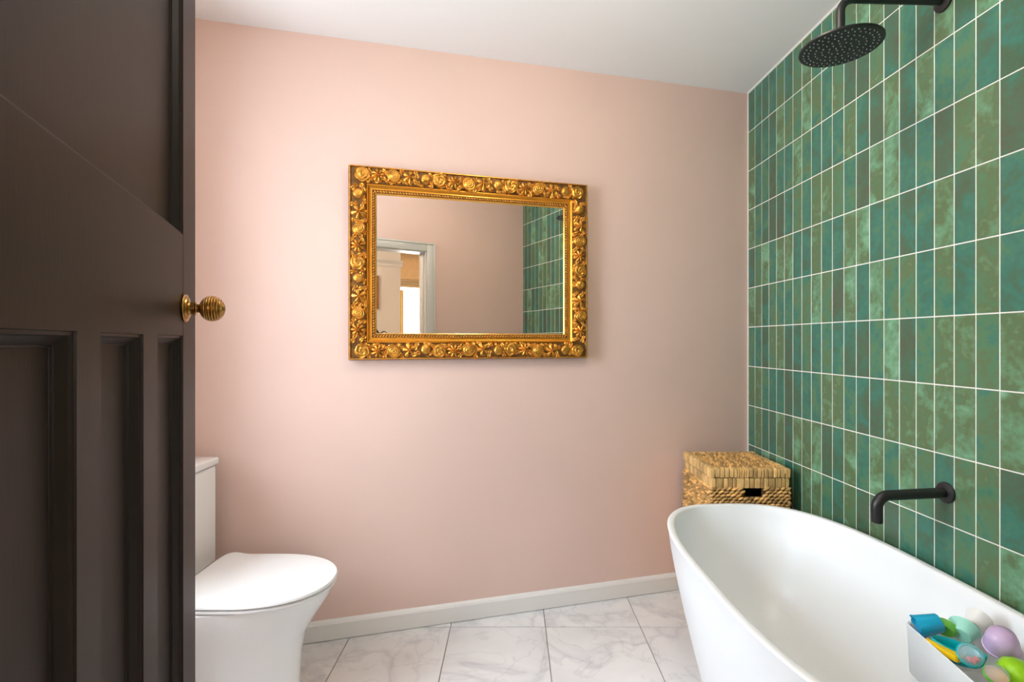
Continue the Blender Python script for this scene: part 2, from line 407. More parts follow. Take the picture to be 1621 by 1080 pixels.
globe((-0.75, -0.90, 2.56 - 0.119), 50, (1.0, 0.86, 0.68), 'added unseen opal globe that brightens the landing', 'landing_fill_globe')  # invented light source, lifts the landing's brightness in the mirror

# ------------------------------------------------------------------ green wall tiles
ROWP = 0.1994; ROW0 = 1.2897; COLP = 0.0642; COL0 = 2.572
gt = 0.0036
wz = math.atan(TWS)                       # wall_right leans by this angle from the y axis
def tile_mesh(wd, ht, name='wall_tile'):
    bm = bmesh.new(); b_ = 0.0022; d_ = 0.0014
    rings = []
    for x, s in ((0.0, 0.0), (d_ - 0.0007, 0.0), (d_ - 0.0001, 0.0007), (d_, b_)):
        rings.append([Vector((-x, sy * (wd / 2 - s), sz * (ht / 2 - s))) for sy, sz in ((-1, -1), (1, -1), (1, 1), (-1, 1))])
    loft(bm, rings)
    return mesh(name, bm)
std = tile_mesh(COLP - gt, ROWP - gt)
singles, rest = [], []
kmin = -7
for c in range(0, 37):
    y1_ = COL0 - c * COLP; y0_ = y1_ - COLP
    if y0_ < FRONTY: y0_ = FRONTY + 0.001
    if y1_ - y0_ < 0.012: continue
    yc = (y0_ + y1_) / 2
    for r in range(kmin, 6):
        za = ROW0 + r * ROWP; zb = za + ROWP
        za = max(za, 0.002); zb = min(zb, ceil_z(1.25, 0) - 0.001)
        if zb - za < 0.02: continue
        zc = (za + zb) / 2
        u = 810.5 + F * tile_x(yc) / yc; v = 541 - F * (zc - CAMZ) / yc
        vis = 1183 < u < 1650 and -70 < v < 1020
        if vis and v > 812 and u < 1300: vis = False
        if vis and v > 820 + (u - 1300) * 0.5: vis = False
        (singles if vis else rest).append((1 / yc, yc, zc, y1_ - y0_ - gt, zb - za - gt))
singles.sort(reverse=True)
rest += singles[300:]; singles = singles[:300]
sizes = {}
RT = random.Random(3)
def tile_pose(yc, zc):
    return Matrix.Translation((tile_x(yc), yc, zc)) @ Matrix.Rotation(wz, 4, 'Z') @ Matrix.Rotation(RT.uniform(-0.006, 0.006), 4, 'Z') @ Matrix.Rotation(RT.uniform(-0.0025, 0.0025), 4, 'Y')
for _, yc, zc, wd, ht in singles:
    key = (round(wd, 4), round(ht, 4))
    if key not in sizes: sizes[key] = std if abs(wd - COLP + gt) < 1e-4 and abs(ht - ROWP + gt) < 1e-4 else tile_mesh(wd, ht)
    o = link('wall_tile', sizes[key], tile_single, wall_right); o.matrix_local = tile_pose(yc, zc)
bm = bmesh.new(); lay = bm.verts.layers.float.new('tint')
for _, yc, zc, wd, ht in rest:
    M = tile_pose(yc, zc); tint = RT.random(); rings = []
    for x, s in ((0.0, 0.0), (0.0007, 0.0), (0.0013, 0.0007), (0.0014, 0.0022)):
        rings.append([M @ Vector((-x, sy * (wd / 2 - s), sz * (ht / 2 - s))) for sy, sz in ((-1, -1), (1, -1), (1, 1), (-1, 1))])
    n0 = len(bm.verts); loft(bm, rings); bm.verts.ensure_lookup_table()
    for v in bm.verts[n0:]: v[lay] = tint
o = link('wall_tiles_beyond', mesh('wall_tiles_beyond', bm), tile_joined, wall_right); o['kind'] = 'stuff'
# slim white trim where tiles meet the pink wall and the ceiling
bm = bmesh.new(); box(bm, TWX - 0.0035, TWX + 0.001, COL0 - 0.0005, COL0 + 0.006, 0.08, ceil_z(TWX, 0) - 0.0005)
struct('trim_2', bm, grout, 'slim pale edge trim where the tiles meet the pink wall', 'trim')
bm = bmesh.new()
loft(bm, [[Vector((tile_x(y) - a, y, z)) for a, z in ((-0.001, 2.484), (0.006, 2.4885), (0.006, ceil_z(1.2, 0) - 0.0003), (-0.001, ceil_z(1.2, 0) - 0.0003))] for y in (COL0 - 0.001, FRONTY + 0.001)])
struct('trim_3', bm, white_paint, 'thin white sealant line between green tiles and ceiling', 'trim')

# ------------------------------------------------------------------ door
H = Vector((-0.3328, 0.262, 0)); E_ = Vector((-0.3484, 0.9373, 0)).normalized(); DW = 0.69
dang = math.atan2(E_.y, E_.x)
door = tag(empty('door_1', (H.x, H.y, 0.008), (0, 0, dang)), 'dark brown panelled door standing open with brass knob', 'door', kind='structure')
# local: x along the door, -y is the face towards the room's bathtub side, thickness to +y
TH = 0.040; DH = 1.945
sx = [0.0, 0.095, 0.229, 0.283, 0.416, 0.474, 0.608, DW]
ZB, ZR0, ZR1, ZT = 0.20, 1.218, 1.385, 1.795
for a in ((sx[0], sx[1], 0, DH), (sx[6], sx[7], 0, DH)):
    link('stile', boxmesh('stile', a[0], a[1], 0, TH, a[2], a[3]), door_paint, door)
for a in ((sx[1], sx[6], 0, ZB), (sx[1], sx[6], ZR0, ZR1), (sx[1], sx[6], ZT, DH)):
    link('rail', boxmesh('rail', a[0], a[1], 0.0002, TH - 0.0002, a[2], a[3]), door_paint, door)
for a in ((sx[2], sx[3]), (sx[4], sx[5])):
    link('mullion', boxmesh('mullion', a[0], a[1], 0.0004, TH - 0.0004, ZB, ZR0), door_paint, door)
def moulding(xa, xb, za, zb):
    pr = [(0.0, 0.0004), (0.0008, 0.0028), (0.004, 0.0030), (0.0055, 0.0055), (0.0125, 0.0125), (0.0130, 0.0145), (0.0150, 0.0147), (0.0155, 0.0160)]
    bm = bmesh.new(); rings = []
    for wi, dp in pr:
        rings.append([bm.verts.new(p) for p in ((xa + wi, dp, za + wi), (xb - wi, dp, za + wi), (xb - wi, dp, zb - wi), (xa + wi, dp, zb - wi))])
    for a, c in zip(rings, rings[1:]):
        for k in range(4): bm.faces.new((a[k], a[(k + 1) % 4], c[(k + 1) % 4], c[k]))
    bmesh.ops.recalc_face_normals(bm, faces=bm.faces[:])
    me = bpy.data.meshes.new('moulding'); bm.to_mesh(me); bm.free()
    return me
for a in ((sx[1], sx[2], ZB, ZR0), (sx[3], sx[4], ZB, ZR0), (sx[5], sx[6], ZB, ZR0), (sx[1], sx[6], ZR1, ZT)):
    p = link('panel', boxmesh('panel', a[0] + 0.0002, a[1] - 0.0002, 0.0158, 0.0260, a[2] + 0.0002, a[3] - 0.0002), door_paint, door)
    link('moulding', moulding(*a), door_paint, p)
# beehive knob
ku, kz = 0.617, 1.216 + 0.048
bm = bmesh.new()
prof = [(0.0, 0.0165), (0.0075, 0.0165), (0.0070, 0.0205)]
nr = 12; R0 = 0.0222; kc = 0.0405; KS = 0.88
for i in range(nr):
    a0 = math.radians(-68 + i * (158 / nr)); a1 = math.radians(-68 + (i + 1) * (158 / nr)); am = (a0 + a1) / 2
    prof.append((R0 * 0.935 * math.cos(a0), kc + KS * R0 * 0.955 * math.sin(a0)))
    for q in (0.25, 0.5, 0.75):
        aa = a0 + (a1 - a0) * q; rr = R0 * (1.0 if q == 0.5 else 0.985)
        prof.append((rr * math.cos(aa), kc + KS * rr * math.sin(aa)))
prof.append((0.0, kc + KS * R0))
KM = Matrix.Rotation(PI / 2, 4, 'X')       # local z of lathe -> -y
lathe(bm, prof, 40, KM)
knob = link('knob', smooth_angle(mesh('knob', bm), 28), brass, door, (ku, 0, kz)); knob['label'] = 'ribbed brass beehive door knob'
bm = bmesh.new()
lathe(bm, [(0, 0.0003), (0.0225, 0.0003), (0.0235, 0.0015), (0.0225, 0.0035), (0.019, 0.004), (0.0175, 0.006), (0.0115, 0.0075), (0.0105, 0.009), (0.0105, 0.0130), (0.0118, 0.0138), (0.0118, 0.0160), (0.0095, 0.0172), (0, 0.0173)], 40, KM)
link('rose', smooth_angle(mesh('rose', bm), 28), brass, knob)
for zz in (0.25, 1.70):
    bm = bmesh.new(); tube(bm, [(-0.006, -0.004, zz - 0.05), (-0.006, -0.004, zz + 0.05)], 0.006, 12)
    link('hinge', smooth_angle(mesh('hinge', bm)), brass, door)

# ------------------------------------------------------------------ gilt mirror
FT, FB = 1.9365, 1.1425
xl, yl = wallpt(553); xr, yr = wallpt(925)
FWd = math.hypot(xr - xl, yr - yl); FHt = FT - FB
mc = Vector(((xl + xr) / 2, (yl + yr) / 2, FB)) + NW * 0.002
mir = tag(empty('mirror', mc, (0, 0, ang)), 'ornate gilt framed mirror carved with roses on the pink wall', 'mirror')
# local: x along wall, z up, -y out of the wall
def sweep(name, prof, material, smooth=True, parent=mir):
    bm = bmesh.new(); rings = []
    hwid = FWd / 2
    for wi, hi in prof:
        rings.append([bm.verts.new(p) for p in ((-hwid + wi, -hi, wi), (hwid - wi, -hi, wi), (hwid - wi, -hi, FHt - wi), (-hwid + wi, -hi, FHt - wi))])
    for a, c in zip(rings, rings[1:]):
        for k in range(4): bm.faces.new((a[k], a[(k + 1) % 4], c[(k + 1) % 4], c[k]))
    bmesh.ops.recalc_face_normals(bm, faces=bm.faces[:])
    me = bpy.data.meshes.new(name); bm.to_mesh(me); bm.free(); smooth_angle(me, 30)
    return link(name, me, material, parent)
sweep('frame_side', [(0.004, 0.0), (0.0, 0.004), (0.0, 0.030)], frame_side)
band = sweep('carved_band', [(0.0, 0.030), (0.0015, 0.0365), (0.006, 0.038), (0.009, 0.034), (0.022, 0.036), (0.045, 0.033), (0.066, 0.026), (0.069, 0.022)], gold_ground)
sweep('outer_lip', [(-0.0004, 0.029), (-0.0004, 0.035), (0.002, 0.0395), (0.005, 0.0395), (0.0075, 0.034)], gold)
sweep('cove', [(0.069, 0.021), (0.070, 0.0265), (0.073, 0.0265), (0.077, 0.0215), (0.083, 0.0185), (0.088, 0.0185)], gold_smooth)
sweep('fillet', [(0.0878, 0.018), (0.0884, 0.0222), (0.0905, 0.0225), (0.092, 0.018)], gold_lip)
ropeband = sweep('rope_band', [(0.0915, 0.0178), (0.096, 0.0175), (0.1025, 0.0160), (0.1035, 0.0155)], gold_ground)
sweep('inner_lip', [(0.1030, 0.015), (0.1040, 0.0172), (0.1060, 0.0165), (0.1085, 0.011), (0.1095, 0.007)], gold_lip)
gx = FWd / 2 - 0.107
bev = boxmesh('glass', -gx, gx, -0.0085, -0.004, 0.107, FHt - 0.107)
link('glass', bev, mirror_glass, mir)
link('backing', boxmesh('backing', -FWd / 2 + 0.006, FWd / 2 - 0.006, -0.0035, -0.0003, 0.006, FHt - 0.006), frame_side, mir)
# twisted rope strands and edge beads
bm = bmesh.new()
def along(wi):            # four sides at inset wi: start, direction, inward, length
    hwid = FWd / 2
    return [(Vector((-hwid + wi, 0, FHt - wi)), Vector((1, 0, 0)), Vector((0, 0, -1)), FWd - 2 * wi), (Vector((-hwid + wi, 0, wi)), Vector((1, 0, 0)), Vector((0, 0, 1)), FWd - 2 * wi),
            (Vector((-hwid + wi, 0, wi)), Vector((0, 0, 1)), Vector((1, 0, 0)), FHt - 2 * wi), (Vector((hwid - wi, 0, wi)), Vector((0, 0, 1)), Vector((-1, 0, 0)), FHt - 2 * wi)]
for st, dr, inw, ln in along(0.0975):
    n = int(ln / 0.0115)
    for i in range(n):
        c = st + dr * ((i + 0.5) * ln / n) + Vector((0, -0.0175, 0))
        ax0 = (dr + inw * 0.75).normalized(); ax2 = Vector((0, -1, 0)); ax1 = ax2.cross(ax0)
        ellipsoid(bm, c, Matrix((ax0, ax1, ax2)).transposed(), 0.0074, 0.0033, 0.0034, 8, 5)
o = link('rope_strands', mesh('rope_strands', bm, True), gold, ropeband); o['kind'] = 'stuff'
bm = bmesh.new()
for st, dr, inw, ln in along(-0.0005):
    n = int(ln / 0.0085)
    for i in range(n):
        ellipsoid(bm, st + dr * ((i + 0.5) * ln / n) + Vector((0, -0.020, 0)), Matrix.Identity(3), 0.0032, 0.0032, 0.0032, 6, 4)
o = link('edge_beads', mesh('edge_beads', bm, True), frame_side, mir); o['kind'] = 'stuff'
# carved ornaments (height fields on a disc; local z = outward)
def carving(name, Rf, hf, nr_=11, na=36):
    bm = bmesh.new(); c0 = bm.verts.new((0, 0, hf(0, 0))); prev = None
    for i in range(1, nr_ + 1):
        q = i / nr_; ring = []
        for k in range(na):
            a = 2 * PI * k / na; r = Rf(a) * q
            ring.append(bm.verts.new((r * math.cos(a), r * math.sin(a), hf(q, a) if i < nr_ else -0.004)))
        for k in range(na):
            k2 = (k + 1) % na
            if prev is None: bm.faces.new((c0, ring[k], ring[k2]))
            else: bm.faces.new((prev[k], ring[k], ring[k2], prev[k2]))
        prev = ring
    bmesh.ops.recalc_face_normals(bm, faces=bm.faces[:])
    me = bpy.data.meshes.new(name); bm.to_mesh(me); bm.free(); smooth_angle(me, 60); me.materials.append(gold)
    return me
def rose_h(q, a):
    sp = (2.6 * q + a / (2 * PI)) % 1.0
    return 0.0125 * math.sqrt(max(0, 1 - (q * 0.93) ** 2)) + 0.0036 * (sp ** 1.6) * (0.35 + q) - 0.003 * max(0, 1 - q * 5) + 0.0012 * math.sin(5 * a + 7 * q) * q
rose_me = carving('carved_rose', lambda a: 0.0225 * (1 + 0.05 * math.cos(5 * a)), rose_h, 15, 40)
def rose2_h(q, a):
    sp = (3.2 * q - a / (2 * PI)) % 1.0
    return 0.0135 * math.sqrt(max(0, 1 - (q * 0.95) ** 2)) + 0.003 * abs(math.sin(PI * sp)) * (0.3 + q)
rose2_me = carving('carved_rose', lambda a: 0.0195 * (1 + 0.16 * math.cos(a) ** 2), rose2_h, 15, 40)
def daisy_h(q, a):
    pet = abs(math.cos(4 * a))
    return 0.0105 * math.exp(-(q / 0.23) ** 4) + (0.0055 + 0.0055 * pet) * (1 - (q * 0.9) ** 3) * min(1, q * 4)
daisy_me = carving('carved_daisy', lambda a: 0.0225 * (0.62 + 0.38 * abs(math.cos(4 * a)) ** 0.5), daisy_h, 10, 48)
def leafy_h(q, a):
    pet = abs(math.cos(2.5 * a + 0.4))
    return 0.006 * math.exp(-(q / 0.2) ** 2) + (0.003 + 0.009 * pet - 0.004 * max(0, pet - 0.9) * 10 * q) * (1 - (q * 0.92) ** 2) * min(1, 0.3 + q * 3)
leafy_me = carving('carved_flower', lambda a: 0.0255 * (0.45 + 0.55 * abs(math.cos(2.5 * a + 0.4)) ** 0.8), leafy_h, 10, 50)
def bud_h(q, a): return 0.013 * math.sqrt(max(0, 1 - (q * 0.95) ** 2)) + 0.0022 * abs(math.sin(1.5 * a + 3 * q)) * q
bud_me = carving('carved_bud', lambda a: 0.0155 * (1 + 0.3 * math.cos(a)), bud_h, 9, 28)
def leaf_h(q, a):
    y_ = q * math.sin(a); x_ = q * math.cos(a)
    return 0.0035 + 0.006 * (1 - q * q) - 0.004 * math.exp(-(y_ / 0.12) ** 2) + 0.0012 * math.sin(18 * x_ + 9 * abs(y_))
leaf_me = carving('carved_leaf', lambda a: 0.0195 * (0.32 + 0.68 * abs(math.cos(a)) ** 1.5), leaf_h, 7, 32)
ber_me = carving('carved_berry', lambda a: 0.0062, lambda q, a: 0.0075 * math.sqrt(max(0, 1 - (q * 0.95) ** 2)), 4, 12)
seq = [rose_me, daisy_me, rose2_me, leafy_me, bud_me]
RO = random.Random(11)
NF = Matrix(((1, 0, 0, 0), (0, 0, -1, 0), (0, 1, 0, 0), (0, 0, 0, 1)))   # local z -> -y, y -> z
def put_orn(me, p, rot, sc=1.0, h=0.031):
    o = link(me.name.split('.')[0], me, None, band)
    o.matrix_local = Matrix.Translation((p.x, -h, p.z)) @ NF @ Matrix.Rotation(rot, 4, 'Z') @ Matrix.Diagonal((sc, sc, sc * 0.9, 1))
for si, (st, dr, inw, ln) in enumerate(along(0.0365)):
    n = 16 if si < 2 else 11
    ba = math.atan2(dr.z, dr.x)
    for i in range(n):
        me = seq[i % 5]; c = st + dr * ((i + 0.25 + 0.5 * i / (n - 1)) / n * ln)
        c = c + inw * RO.uniform(-0.004, 0.004)
        if not (si >= 2 and i in (0, n - 1)): put_orn(me, c, RO.uniform(0, 6.28) if me != bud_me else ba + RO.uniform(-0.6, 0.6), RO.uniform(1.28, 1.42) if me != bud_me else 1.4)
        if i == n - 1: continue
        for s_ in (-1, 1):
            pl = c + dr * (ln / n * 0.5) + inw * (s_ * RO.uniform(0.014, 0.019))
            put_orn(leaf_me, pl, ba + RO.choice((0.6, -0.6, 2.5, 1.2, -1.2)) + RO.uniform(-0.3, 0.3), RO.uniform(0.95, 1.2), 0.031)
            put_orn(leaf_me, c + dr * (ln / n * RO.uniform(-0.3, 0.3)) + inw * (s_ * RO.uniform(0.022, 0.026)), ba + RO.choice((0.3, -0.3, 2.9)), RO.uniform(0.7, 0.95), 0.028)
            if RO.random() < 0.75: put_orn(ber_me, c + dr * (ln / n * RO.uniform(0.2, 0.8)) + inw * (s_ * RO.uniform(0.020, 0.026)), 0, RO.uniform(0.7, 1.1), 0.029)

# ------------------------------------------------------------------ bathtub
TC = Vector((0.873, 1.380, 0)); TA, TB, TN, TR = 0.643, 0.350, 2.87, 0.0195
RIM = 1.216 - 0.650
def outline(sa, sb, n=72, en=TN):
    pts = []
    for k in range(n):
        a = 2 * PI * k / n; ca, sa_ = math.cos(a), math.sin(a)
        x = sb * math.copysign(abs(ca) ** (2 / en), ca); y = sa * math.copysign(abs(sa_) ** (2 / en), sa_)
        pts.append((x, y))
    return pts
def tub_ring(inset, z, en=TN):
    return [Vector((x, y, z)) for x, y in outline(TA - inset, TB - inset, 96, en)]
tub = tag(empty('bathtub', TC, (0, 0, TR)), 'white freestanding oval bathtub beside the green tiled wall', 'bathtub')
bm = bmesh.new()
rings = [tub_ring(0.150, 0.0), tub_ring(0.125, 0.004), tub_ring(0.115, 0.02)]
for k in range(1, 9):
    q = k / 8; rings.append(tub_ring(0.115 * (1 - q) ** 1.25 + 0.002, 0.02 + (RIM - 0.028) * q))
rings += [tub_ring(0.0, RIM - 0.004), tub_ring(0.002, RIM - 0.001), tub_ring(0.006, RIM), tub_ring(0.019, RIM), tub_ring(0.0225, RIM - 0.0015), tub_ring(0.0245, RIM - 0.005)]
for k in range(1, 15):
    q = k / 14; rings.append(tub_ring(0.0245 + 0.14 * (q ** 1.3) * 0.75 + 0.09 * q ** 7, RIM - 0.005 - 0.40 * (1 - (1 - q) ** 1.0) + 0.0))
rings += [tub_ring(0.245, RIM - 0.418), tub_ring(0.30, RIM - 0.424)]
loft(bm, rings)
link('shell', smooth_angle(mesh('shell', bm), 60), tub_white, tub)
bm = bmesh.new(); lathe(bm, [(0, 0.0), (0.03, 0.0), (0.032, 0.002), (0.028, 0.004), (0, 0.0045)], 24)
link('drain', smooth_angle(mesh('drain', bm)), black, tub, (0, 0.0, RIM - 0.424))

# ------------------------------------------------------------------ tap and shower
def sweep_bend(p0, p1, p2, rad, n=12):
    """straight p0->p1, rounded corner, p1->p2"""
    p0, p1, p2 = map(Vector, (p0, p1, p2)); a = (p0 - p1).normalized(); c = (p2 - p1).normalized()
    s = p1 + a * rad; e = p1 + c * rad; cen = p1 + (a + c) * rad
    pts = [p0]
    for i in range(n + 1):
        q = PI / 2 * i / n; pts.append(cen - c * rad * math.cos(q) - a * rad * math.sin(q))
    pts.append(p2)
    return pts
ty = 1.440; tx = tile_x(ty) - 0.0016
tap = tag(empty('bath_spout', (tx, ty, 0.783), (0, 0, wz)), 'matt black wall spout curving down over the bathtub', 'tap')
bm = bmesh.new(); lathe(bm, [(0, 0.0), (0.030, 0.0), (0.030, 0.003), (0.0285, 0.0055), (0.015, 0.0095), (0, 0.0096)], 36, Matrix.Rotation(-PI / 2, 4, 'Y'))
link('rose', smooth_angle(mesh('rose', bm), 30), black, tap)
bm = bmesh.new(); tube(bm, sweep_bend((-0.004, 0, 0.0), (-0.213, -0.012, -0.004), (-0.213, -0.012, -0.078), 0.034), 0.0145, 24, cap=True)
sp = link('spout', smooth_angle(mesh('spout', bm), 40), black, tap)
bm = bmesh.new(); lathe(bm, [(0, 0), (0.0115, 0), (0.0115, 0.004), (0, 0.0045)], 20)
link('aerator', smooth_angle(mesh('aerator', bm)), rubber, sp, (-0.213, -0.012, -0.0805))

sy_ = 1.447; sxx = tile_x(sy_) - 0.0016
sh = tag(empty('rain_shower', (sxx, sy_, 2.198), (0, 0, wz)), 'matt black overhead rain shower on an arm from the tiled wall', 'shower')
bm = bmesh.new(); lathe(bm, [(0, 0.0), (0.030, 0.0), (0.030, 0.004), (0.0285, 0.0065), (0.016, 0.010), (0, 0.0101)], 36, Matrix.Rotation(-PI / 2, 4, 'Y'))
link('rose', smooth_angle(mesh('rose', bm), 30), black, sh)
AX = -(sxx - 0.940)
bm = bmesh.new(); tube(bm, sweep_bend((-0.004, 0, 0), (AX, 0, 0), (AX, 0, -0.125), 0.040), 0.0115, 22)
link('arm', smooth_angle(mesh('arm', bm), 40), black, sh)
bm = bmesh.new(); lathe(bm, [(0, -0.094), (0.014, -0.094), (0.016, -0.100), (0.016, -0.110), (0.022, -0.1135), (0.108, -0.118), (0.1115, -0.1195), (0.1115, -0.1235), (0.109, -0.1255), (0, -0.1255)], 64)
head = link('head', smooth_angle(mesh('head', bm), 30), black, sh, (AX, 0, -0.016))
head.scale = (0.94, 0.94, 1)
bm = bmesh.new()
for rr, n in ((0.012, 5), (0.030, 11), (0.048, 18), (0.066, 25), (0.084, 32), (0.097, 36)):
    for k in range(n):
        a = 2 * PI * k / n + rr * 40; c = (rr * math.cos(a), rr * math.sin(a))
        lathe(bm, [(0.0024, -0.1254), (0.0016, -0.1282), (0, -0.1284)], 6, Matrix.Translation((c[0], c[1], 0)))
o = link('nozzles', mesh('nozzles', bm), rubber, head); o['kind'] = 'stuff'

# ------------------------------------------------------------------ lidded basket in the corner
BX0, BX1, BY0, BY1 = 0.832, 1.168, 2.105, 2.438
BT = 0.684
bas = tag(empty('storage_basket', ((BX0 + BX1) / 2, (BY0 + BY1) / 2, 0)), 'lidded woven leaf storage basket in the corner behind the bathtub', 'basket')
hx, hy = (BX1 - BX0) / 2, (BY1 - BY0) / 2
RB = random.Random(5)
bi = 0.012
bodyZ = BT - 0.040                       # top of body
bm = bmesh.new()
HX0, HX1, HZ0, HZ1 = -0.008 - 0.012, 0.066 - 0.012, bodyZ - 0.082, bodyZ - 0.042     # hand hole in front
xs = [-hx + bi, HX0, HX1, hx - bi]; zs = [0.004, HZ0, HZ1, bodyZ]
for i in range(3):
    for k in range(3):
        if i == 1 and k == 1: continue
        box(bm, xs[i], xs[i + 1], -hy + bi, -hy + bi + 0.006, zs[k], zs[k + 1])
box(bm, -hx + bi, hx - bi, hy - bi - 0.006, hy - bi, 0.004, bodyZ)
box(bm, -hx + bi, -hx + bi + 0.006, -hy + bi, hy - bi, 0.004, bodyZ); box(bm, hx - bi - 0.006, hx - bi, -hy + bi, hy - bi, 0.004, bodyZ)
box(bm, -hx + bi, hx - bi, -hy + bi, hy - bi, 0.004, 0.012)
link('body', mesh('body', bm), straw_gap_shade, bas)
def rope_row(z, off, handle):
    bm = bmesh.new(); lay = bm.verts.layers.float.new('tint')
    sides = [((-hx, -hy), (1, 0), (0, -1), 2 * hx), ((hx, -hy), (0, 1), (1, 0), 2 * hy), ((hx, hy), (-1, 0), (0, 1), 2 * hx), ((-hx, hy), (0, -1), (-1, 0), 2 * hy)]
    for (sx0, sy0), (dx, dy), (ox, oy), ln in sides:
        n = int(ln / 0.021)
        for i in range(n + 1):
            s = (i + off) * ln / n
            if s > ln: continue
            x = sx0 + dx * s - ox * bi * 0.45; y = sy0 + dy * s - oy * bi * 0.45
            if handle and oy == -1 and HX0 - 0.006 < x < HX1 + 0.006: continue
            d = Vector((dx, dy, 0)); up = Vector((0, 0, 1)); sl = RB.uniform(0.22, 0.42)
            a0 = (d * math.cos(sl) + up * math.sin(sl)).normalized(); a2 = Vector((ox, oy, 0)); a1 = a2.cross(a0)
            ellipsoid(bm, (x, y, z + RB.uniform(-0.001, 0.001)), Matrix((a0, a1, a2)).transposed(), RB.uniform(0.0145, 0.017), RB.uniform(0.0055, 0.0064), RB.uniform(0.0065, 0.0105), 8, 6, lay, RB.random())
    o = link('rope_row', mesh('rope_row', bm, True), straw, bas); o['kind'] = 'stuff'
nrow = int((bodyZ - 0.045) / 0.0135)
for i in range(nrow):
    z = bodyZ - 0.047 - i * 0.0135
    rope_row(z, RB.random(), HZ0 - 0.004 < z < HZ1 + 0.004)
# flat leaf wraps: body top band and lid edge
def wrap_piece(name, s0, s1, side, ztop, h, over, thick, parent, base):
    """a leaf strip folded over an edge; side 0 front, 1 right, 2 back, 3 left"""
    r = 0.010
    pr = [(0.0, ztop - h), (0.003, ztop - h), (0.0055, ztop - h * 0.6)]
    for q in range(5):
        a = PI / 2 * q / 4; pr.append((0.0055 - r + r * math.cos(a), ztop - r + r * math.sin(a)))
    if over: pr += [(-0.018, ztop - 0.0004), (-0.027, ztop - 0.0035), (-0.027, ztop - 0.008)]
    pr += [(-0.006, ztop - 0.009)] if not over else []
    bm = bmesh.new(); rings = []
    e = min(0.0026, (s1 - s0) * 0.25)
    for s, shrink in ((s0, 0.0045), (s0 + e, 0.0), (s1 - e, 0.0), (s1, 0.0045)):
        ring = []
        for o_, z in pr:
            o2 = o_ - shrink if o_ > -0.006 else o_; z2 = z - (shrink if z > ztop - 0.004 else 0)
            if side == 0: p = (-hx + s, -hy - o2 + base, z2)
            elif side == 2: p = (hx - s, hy + o2 - base, z2)
            elif side == 1: p = (hx + o2 - base, -hy + s, z2)
            else: p = (-hx - o2 + base, hy - s, z2)
            ring.append(Vector(p))
        rings.append(ring)
    loft(bm, rings)
    link(name, smooth_angle(mesh(name, bm), 50), straw_wrap, parent)
for side in range(4):
    ln = 2 * hx if side % 2 == 0 else 2 * hy
    s = 0.004
    while s < ln - 0.005:
        wd = RB.uniform(0.014, 0.034); e = min(s + wd, ln - 0.002)
        wrap_piece('leaf_band', s, e - 0.0014, side, bodyZ, 0.044, False, 0.004, bas, 0.008); s = e
lid = link('lid', boxmesh('lid', -hx + 0.008, hx - 0.008, -hy + 0.008, hy - 0.008, BT - 0.036, BT - 0.008), straw_gap_shade, bas)
for side in range(4):
    ln = 2 * hx if side % 2 == 0 else 2 * hy
    s = 0.0
    while s < ln - 0.003:
        wd = RB.uniform(0.009, 0.022) if side != 3 else RB.uniform(0.02, 0.06)
        e = min(s + wd, ln)
        wrap_piece('leaf_wrap', s, e - 0.0018, side, BT + RB.uniform(-0.0015, 0.0012), 0.0385, True, 0.004, lid, 0.004); s = e
nl = 20
for i in range(nl):
    x = -hx + 0.026 + (2 * hx - 0.052) * (i + 0.5) / nl
    bm = bmesh.new(); lay = bm.verts.layers.float.new('tint')
    yy = -hy + 0.024
    while yy < hy - 0.022:
        st = RB.uniform(0.020, 0.028); sl = RB.uniform(0.10, 0.28)
        a0 = Vector((math.sin(sl), math.cos(sl), 0)); a2 = Vector((0, 0, 1)); a1 = a2.cross(a0)
        ellipsoid(bm, (x + RB.uniform(-0.0008, 0.0008), yy, BT - 0.0075), Matrix((a0, a1, a2)).transposed(), 0.0185, 0.0056, RB.uniform(0.0060, 0.0090), 8, 6, lay, RB.random()); yy += st
    o = link('woven_row', mesh('woven_row', bm, True), straw, lid); o['kind'] = 'stuff'

# ------------------------------------------------------------------ toilet
TX0 = LEFTX + 0.012
toi = tag(empty('toilet', (TX0, 1.665, 0)), 'white close coupled toilet with closed lid behind the open door', 'toilet')
def X(x): return x - TX0
ycn = 0.0
# cistern: local y centred, x from the wall
cf = X(-1.090)
link('cistern', boxmesh('cistern', 0.0, cf, -0.190, 0.190, 0.405, 0.762, 0.012, 3), ceramic, toi)
clid = link('cistern_lid', boxmesh('cistern_lid', 0.0, cf + 0.006, -0.196, 0.196, 0.7635, 0.790, 0.006, 3), ceramic, toi)
bm = bmesh.new(); lathe(bm, [(0, 0.790), (0.022, 0.790), (0.022, 0.794), (0.019, 0.796), (0, 0.796)], 28)
link('flush_button', smooth_angle(mesh('flush_button', bm)), mat('chrome', (0.8, 0.8, 0.8), 0.1, 1.0, var=0.02), clid, (0.09, 0, 0))
def pan_ring(back, front, half, z, n=64, en=2.4):
    """D-shaped ring: straight back, rounded front"""
    pts = []; xm = back + (front - back) * 0.42
    for k in range(n):
        a = 2 * PI * k / n; ca, sa_ = math.cos(a), math.sin(a)
        if ca >= 0: x = xm + (front - xm) * abs(ca) ** (2 / 2.15); y = half * math.copysign(abs(sa_) ** (2 / 2.15), sa_)
        else: x = xm - (xm - back) * abs(ca) ** (2 / 6.0); y = half * math.copysign(abs(sa_) ** (2 / 6.0), sa_)
        pts.append(Vector((x, y, z)))
    return pts
tip = X(-0.590)
bm = bmesh.new()
rr = []
